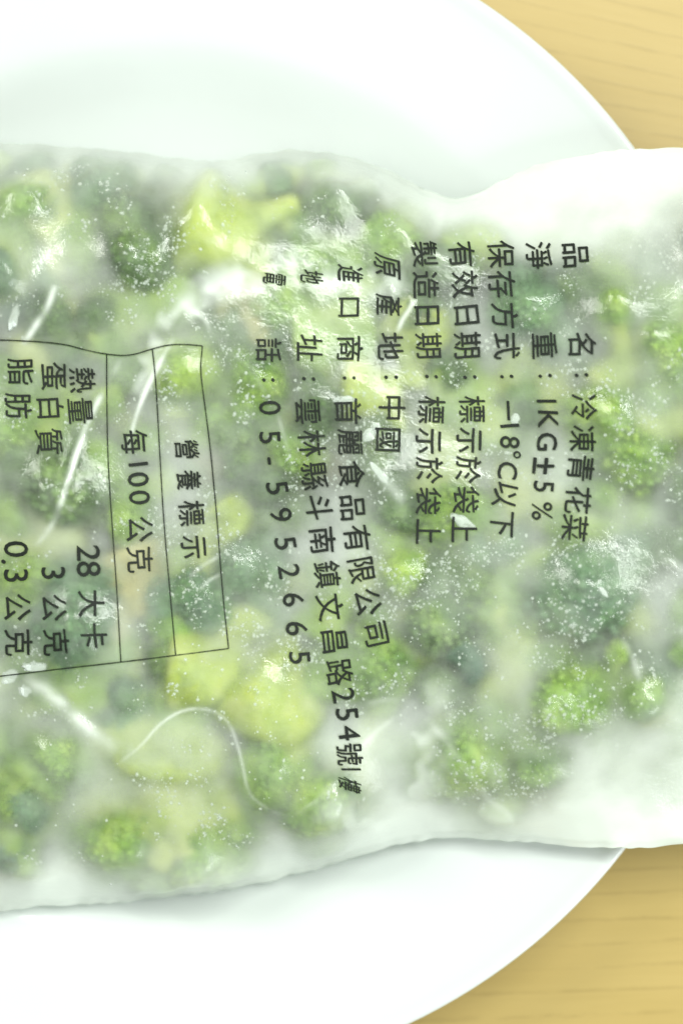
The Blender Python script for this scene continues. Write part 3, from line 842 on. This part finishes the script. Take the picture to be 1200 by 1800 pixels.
LINES = [
 [('品', 1011, 448), ('名', 1023, 607), (':', 1024, 661), ('冷', 1026, 717), ('凍', 1022, 772), ('青', 1019, 824), ('花', 1015, 879), ('菜', 1009, 927)],
 [('淨', 947, 448), ('重', 957, 607), (':', 960, 661), ('1', 962, 706), ('K', 963, 737), ('G', 960, 775), ('±', 955, 818, {'s': 1.25}), ('5', 956, 855), ('%', 953, 898)],
 [('保', 880, 447), ('存', 882, 500), ('方', 886, 555), ('式', 890, 607), (':', 892, 662), ('–', 893, 722, {'s': 1.3}), ('1', 894, 748), ('8', 894, 777), ('°', 907, 799), ('C', 891, 828), ('以', 889, 870), ('下', 883, 921)],
 [('有', 812, 447), ('效', 817, 499), ('日', 821, 553), ('期', 822, 607), (':', 827, 662), ('標', 828, 719), ('示', 824, 774), ('於', 821, 826), ('袋', 818, 878), ('上', 815, 930)],
 [('製', 745, 446), ('造', 747, 500), ('日', 752, 553), ('期', 755, 607), (':', 758, 662), ('標', 758, 719), ('示', 755, 774), ('於', 753, 826), ('袋', 751, 880), ('上', 753, 934)],
 [('原', 681, 468, {'sx': .85, 'skew': .35}), ('產', 684, 537, {'sx': .8, 'skew': .15}), ('地', 687, 608), (':', 688, 662), ('中', 690, 716), ('國', 684, 772)],
 [('進', 616, 481, {'sx': .62, 'skew': .1}), ('口', 615, 539, {'s': .88}), ('商', 615, 612), (':', 616, 663), ('首', 613, 722), ('麗', 616, 777), ('食', 617, 834), ('品', 620, 891), ('有', 628, 945), ('限', 636, 1001), ('公', 647, 1058), ('司', 661, 1114)],
 [('地', 547, 487, {'sx': .55, 'skew': .12, 's': .9}), ('址', 543, 613), (':', 543, 666), ('雲', 542, 722), ('林', 547, 780), ('縣', 552, 836), ('斗', 560, 891), ('南', 567, 949), ('鎮', 576, 1009), ('文', 581, 1068), ('昌', 588, 1126), ('路', 597, 1182), ('2', 604, 1224, {'s': 1.1}), ('5', 610, 1257, {'s': 1.1}), ('4', 614, 1290, {'s': 1.1}), ('號', 615, 1327, {'sx': .8}), ('1', 618, 1353, {'sx': .6}), ('樓', 616, 1380, {'sx': .55, 's': .85, 'skew': .3})],
 [('電', 481, 492, {'sx': .5, 's': .92, 'skew': .12}), ('話', 473, 617, {'sx': .9}), (':', 471, 669), ('0', 473, 716, {'s': 1.15}), ('5', 475, 770, {'s': 1.1}), ('-', 475, 811), ('5', 487, 857, {'s': 1.1}), ('9', 494, 905, {'s': 1.1}), ('5', 501, 955, {'s': 1.1}), ('2', 508, 1004, {'s': 1.1}), ('6', 516, 1054, {'s': 1.1}), ('6', 521, 1104, {'s': 1.1}), ('5', 526, 1154, {'s': 1.1})],
 [('營', 327, 789, {'sx': .8, 's': .92}), ('養', 331, 844, {'sx': .8, 's': .92}), ('標', 336, 901, {'sx': .9}), ('示', 340, 960, {'sx': .9})],
 [('每', 236, 777, {'sx': .9}), ('1', 243, 817), ('0', 242, 843, {'s': 1.1}), ('0', 244, 874, {'s': 1.1}), ('公', 246, 930), ('克', 247, 984)],
 [('熱', 146, 667, {'s': .95}), ('量', 142, 722), ('2', 156, 972, {'s': 1.25}), ('8', 156, 1000, {'s': 1.25}), ('大', 162, 1060), ('卡', 167, 1117)],
 [('蛋', 96, 660), ('白', 89, 716), ('質', 87, 777), ('3', 94, 1008, {'s': 1.2}), ('公', 96, 1068), ('克', 99, 1128)],
 [('脂', 37, 652), ('肪', 34, 713), ('0', 27, 965, {'s': 1.25}), ('.', 22, 987, {'s': 1.2}), ('3', 28, 1012, {'s': 1.25}), ('公', 32, 1068), ('克', 34, 1128)],
]
LINES = [q for L in LINES for q in ([L[:2 if L[0][0] in '熱脂' else 3], L[2 if L[0][0] in '熱脂' else 3:]] if L[0][0] in '熱蛋脂' else [L])]
for L in LINES:
    print_line(L, slope=0.05 if L[0][0] in '熱蛋脂230' and len(L) < 6 else None)

def ruled(P, w=2.3):
    P = np.array(smooth_line(P, 2)); seg = np.hypot(*np.diff(P, axis=0).T); L = np.concatenate([[0], np.cumsum(seg)])
    n = max(int(L[-1] / 4), 2); s = np.linspace(0, L[-1], n)
    x = np.interp(s, L, P[:, 0]); y = np.interp(s, L, P[:, 1])
    tx, ty = np.gradient(x), np.gradient(y); l = np.hypot(tx, ty); nxv, nyv = -ty / l, tx / l
    a = lay(x + nxv * w / 2, y + nyv * w / 2); b = lay(x - nxv * w / 2, y - nyv * w / 2)
    v = np.stack([a, b], 1).reshape(-1, 3)
    f = [(2 * i, 2 * i + 1, 2 * i + 3, 2 * i + 2) for i in range(n - 1)]
    link('printed_rule', np_mesh('printed_rule', v, f, False), M_ink, bag)
ruled([(-120, 596), (0, 597), (107, 603), (149, 615), (188, 623), (228, 626), (268, 613), (295, 606), (325, 605), (356, 608)])
ruled([(356, 608), (352, 652), (359, 702), (370, 788), (377, 862), (382, 916), (391, 1040), (402, 1140)])
ruled([(268, 613), (274, 667), (281, 791), (288, 916), (299, 1040), (309, 1152)])
ruled([(188, 623), (188, 702), (190, 809), (197, 916), (206, 1040), (213, 1164)])
ruled([(402, 1140), (309, 1152), (213, 1164), (71, 1180), (0, 1189), (-120, 1200)])
ruled([(-120, 596), (-125, 900), (-120, 1200)])

# ------------------------------------------------------------------ ice crystals, droplets, white lumps for packed ice and painted glare under the film
rs2 = np.random.RandomState(3); edge_d = np.broadcast_to(edge_d, FX.shape)
def scatter(n, wfun, smin, smax, below, mesh, flat, name, mat, elong=1.6):
    vs, fs, k, c = [], [], 0, 0
    bv, bf = mesh
    while c < n:
        x = rs2.uniform(-60, 1260, 4000); y = rs2.uniform(290, 1560, 4000)
        keep = rs2.uniform(size=4000) < wfun(x, y)
        x, y = x[keep][:n - c], y[keep][:n - c]
        if not len(x): continue
        z = samp(Zf, x, y) - below * rs2.uniform(0.6, 1.6, len(x))
        s = smin + (smax - smin) * rs2.uniform(size=len(x)) ** 4.5
        w = world(x, y, z) - bloc
        for i in range(len(x)):
            a = rs2.uniform(0, 6.28); sc = np.array([s[i] * rs2.uniform(1, elong), s[i], s[i] * flat]) * S
            p = bv * sc * (1 + (rs2.uniform(-.35, .35, (len(bv), 1)) if elong > 1.2 else 0))
            ca, sa = math.cos(a), math.sin(a)
            q = np.stack([p[:, 0] * ca - p[:, 1] * sa, p[:, 0] * sa + p[:, 1] * ca, p[:, 2]], 1) + w[i]
            vs.append(q); fs.append(bf + k); k += len(bv)
        c += len(x)
    o = link(name, np_mesh(name, np.concatenate(vs), np.concatenate(fs)), mat, bag)
    tag(o, kind='stuff'); return o
n60, n25 = vnoise(70), vnoise(26)
def w_ice(x, y):
    c = 1 - samp(frost, x, y)
    return np.clip((samp(n60, x, y) * 1.5 + samp(n25, x, y) * 2.6 - 0.22), 0, 1) * np.clip(c * 1.6, 0, 1) * (samp(edge_d, x, y) > 25)
scatter(11000, w_ice, 0.5, 3.2, 5.0, ICO1, 0.5, 'ice_crystals', M_ice)
def w_drop(x, y):
    g = (np.exp(-((x - 880) ** 2 + (y - 1060) ** 2) / 170 ** 2) + np.exp(-((x - 1040) ** 2 + (y - 1120) ** 2) / 130 ** 2)
         + 0.8 * np.exp(-((x - 720) ** 2 + (y - 1190) ** 2) / 90 ** 2) + 0.5 * np.exp(-((x - 1080) ** 2 + (y - 800) ** 2) / 130 ** 2)
         + 0.5 * np.exp(-((x - 400) ** 2 + (y - 1250) ** 2) / 150 ** 2) + 0.06)
    return np.clip(g * (0.45 + samp(n25, x, y)), 0, 1) * (samp(edge_d, x, y) > 25)
scatter(1400, w_drop, 1.0, 3.0, 3.0, ICO2, 0.6, 'condensation_droplets', M_drop, 1.15)
def ice_glare_lump(x, y, a, b, rot):  # white lump modelled for a highlight blob, packed ice and glare in one
    v = lump(ICO3[0], int(x), 0.28, 3.0) * np.array([a, b, min(a, b) * 0.5])
    ca, sa = math.cos(R(rot)), math.sin(R(rot))
    v = np.stack([v[:, 0] * ca - v[:, 1] * sa, v[:, 0] * sa + v[:, 1] * ca, v[:, 2]], 1) * S
    z = float(samp(Zf, x, y)) - min(a, b) * 0.55 - 2
    link('ice_glare_lump', np_mesh('ice_glare_lump', v + world(np.array(x), np.array(y), z) - bloc, ICO3[1]), M_chunk, bag)
for q in [(606, 703, 18, 6, 5), (648, 765, 11, 9, 60), (662, 752, 7, 10, 10), (668, 832, 6, 20, 42), (905, 738, 7, 8, 0), (812, 915, 20, 9, -30),
          (26, 560, 7, 20, -8), (18, 1190, 12, 14, 0), (45, 1212, 9, 9, 0), (60, 1172, 20, 7, 5), 
          (1058, 1040, 5, 8, 40)]:
    ice_glare_lump(*q)
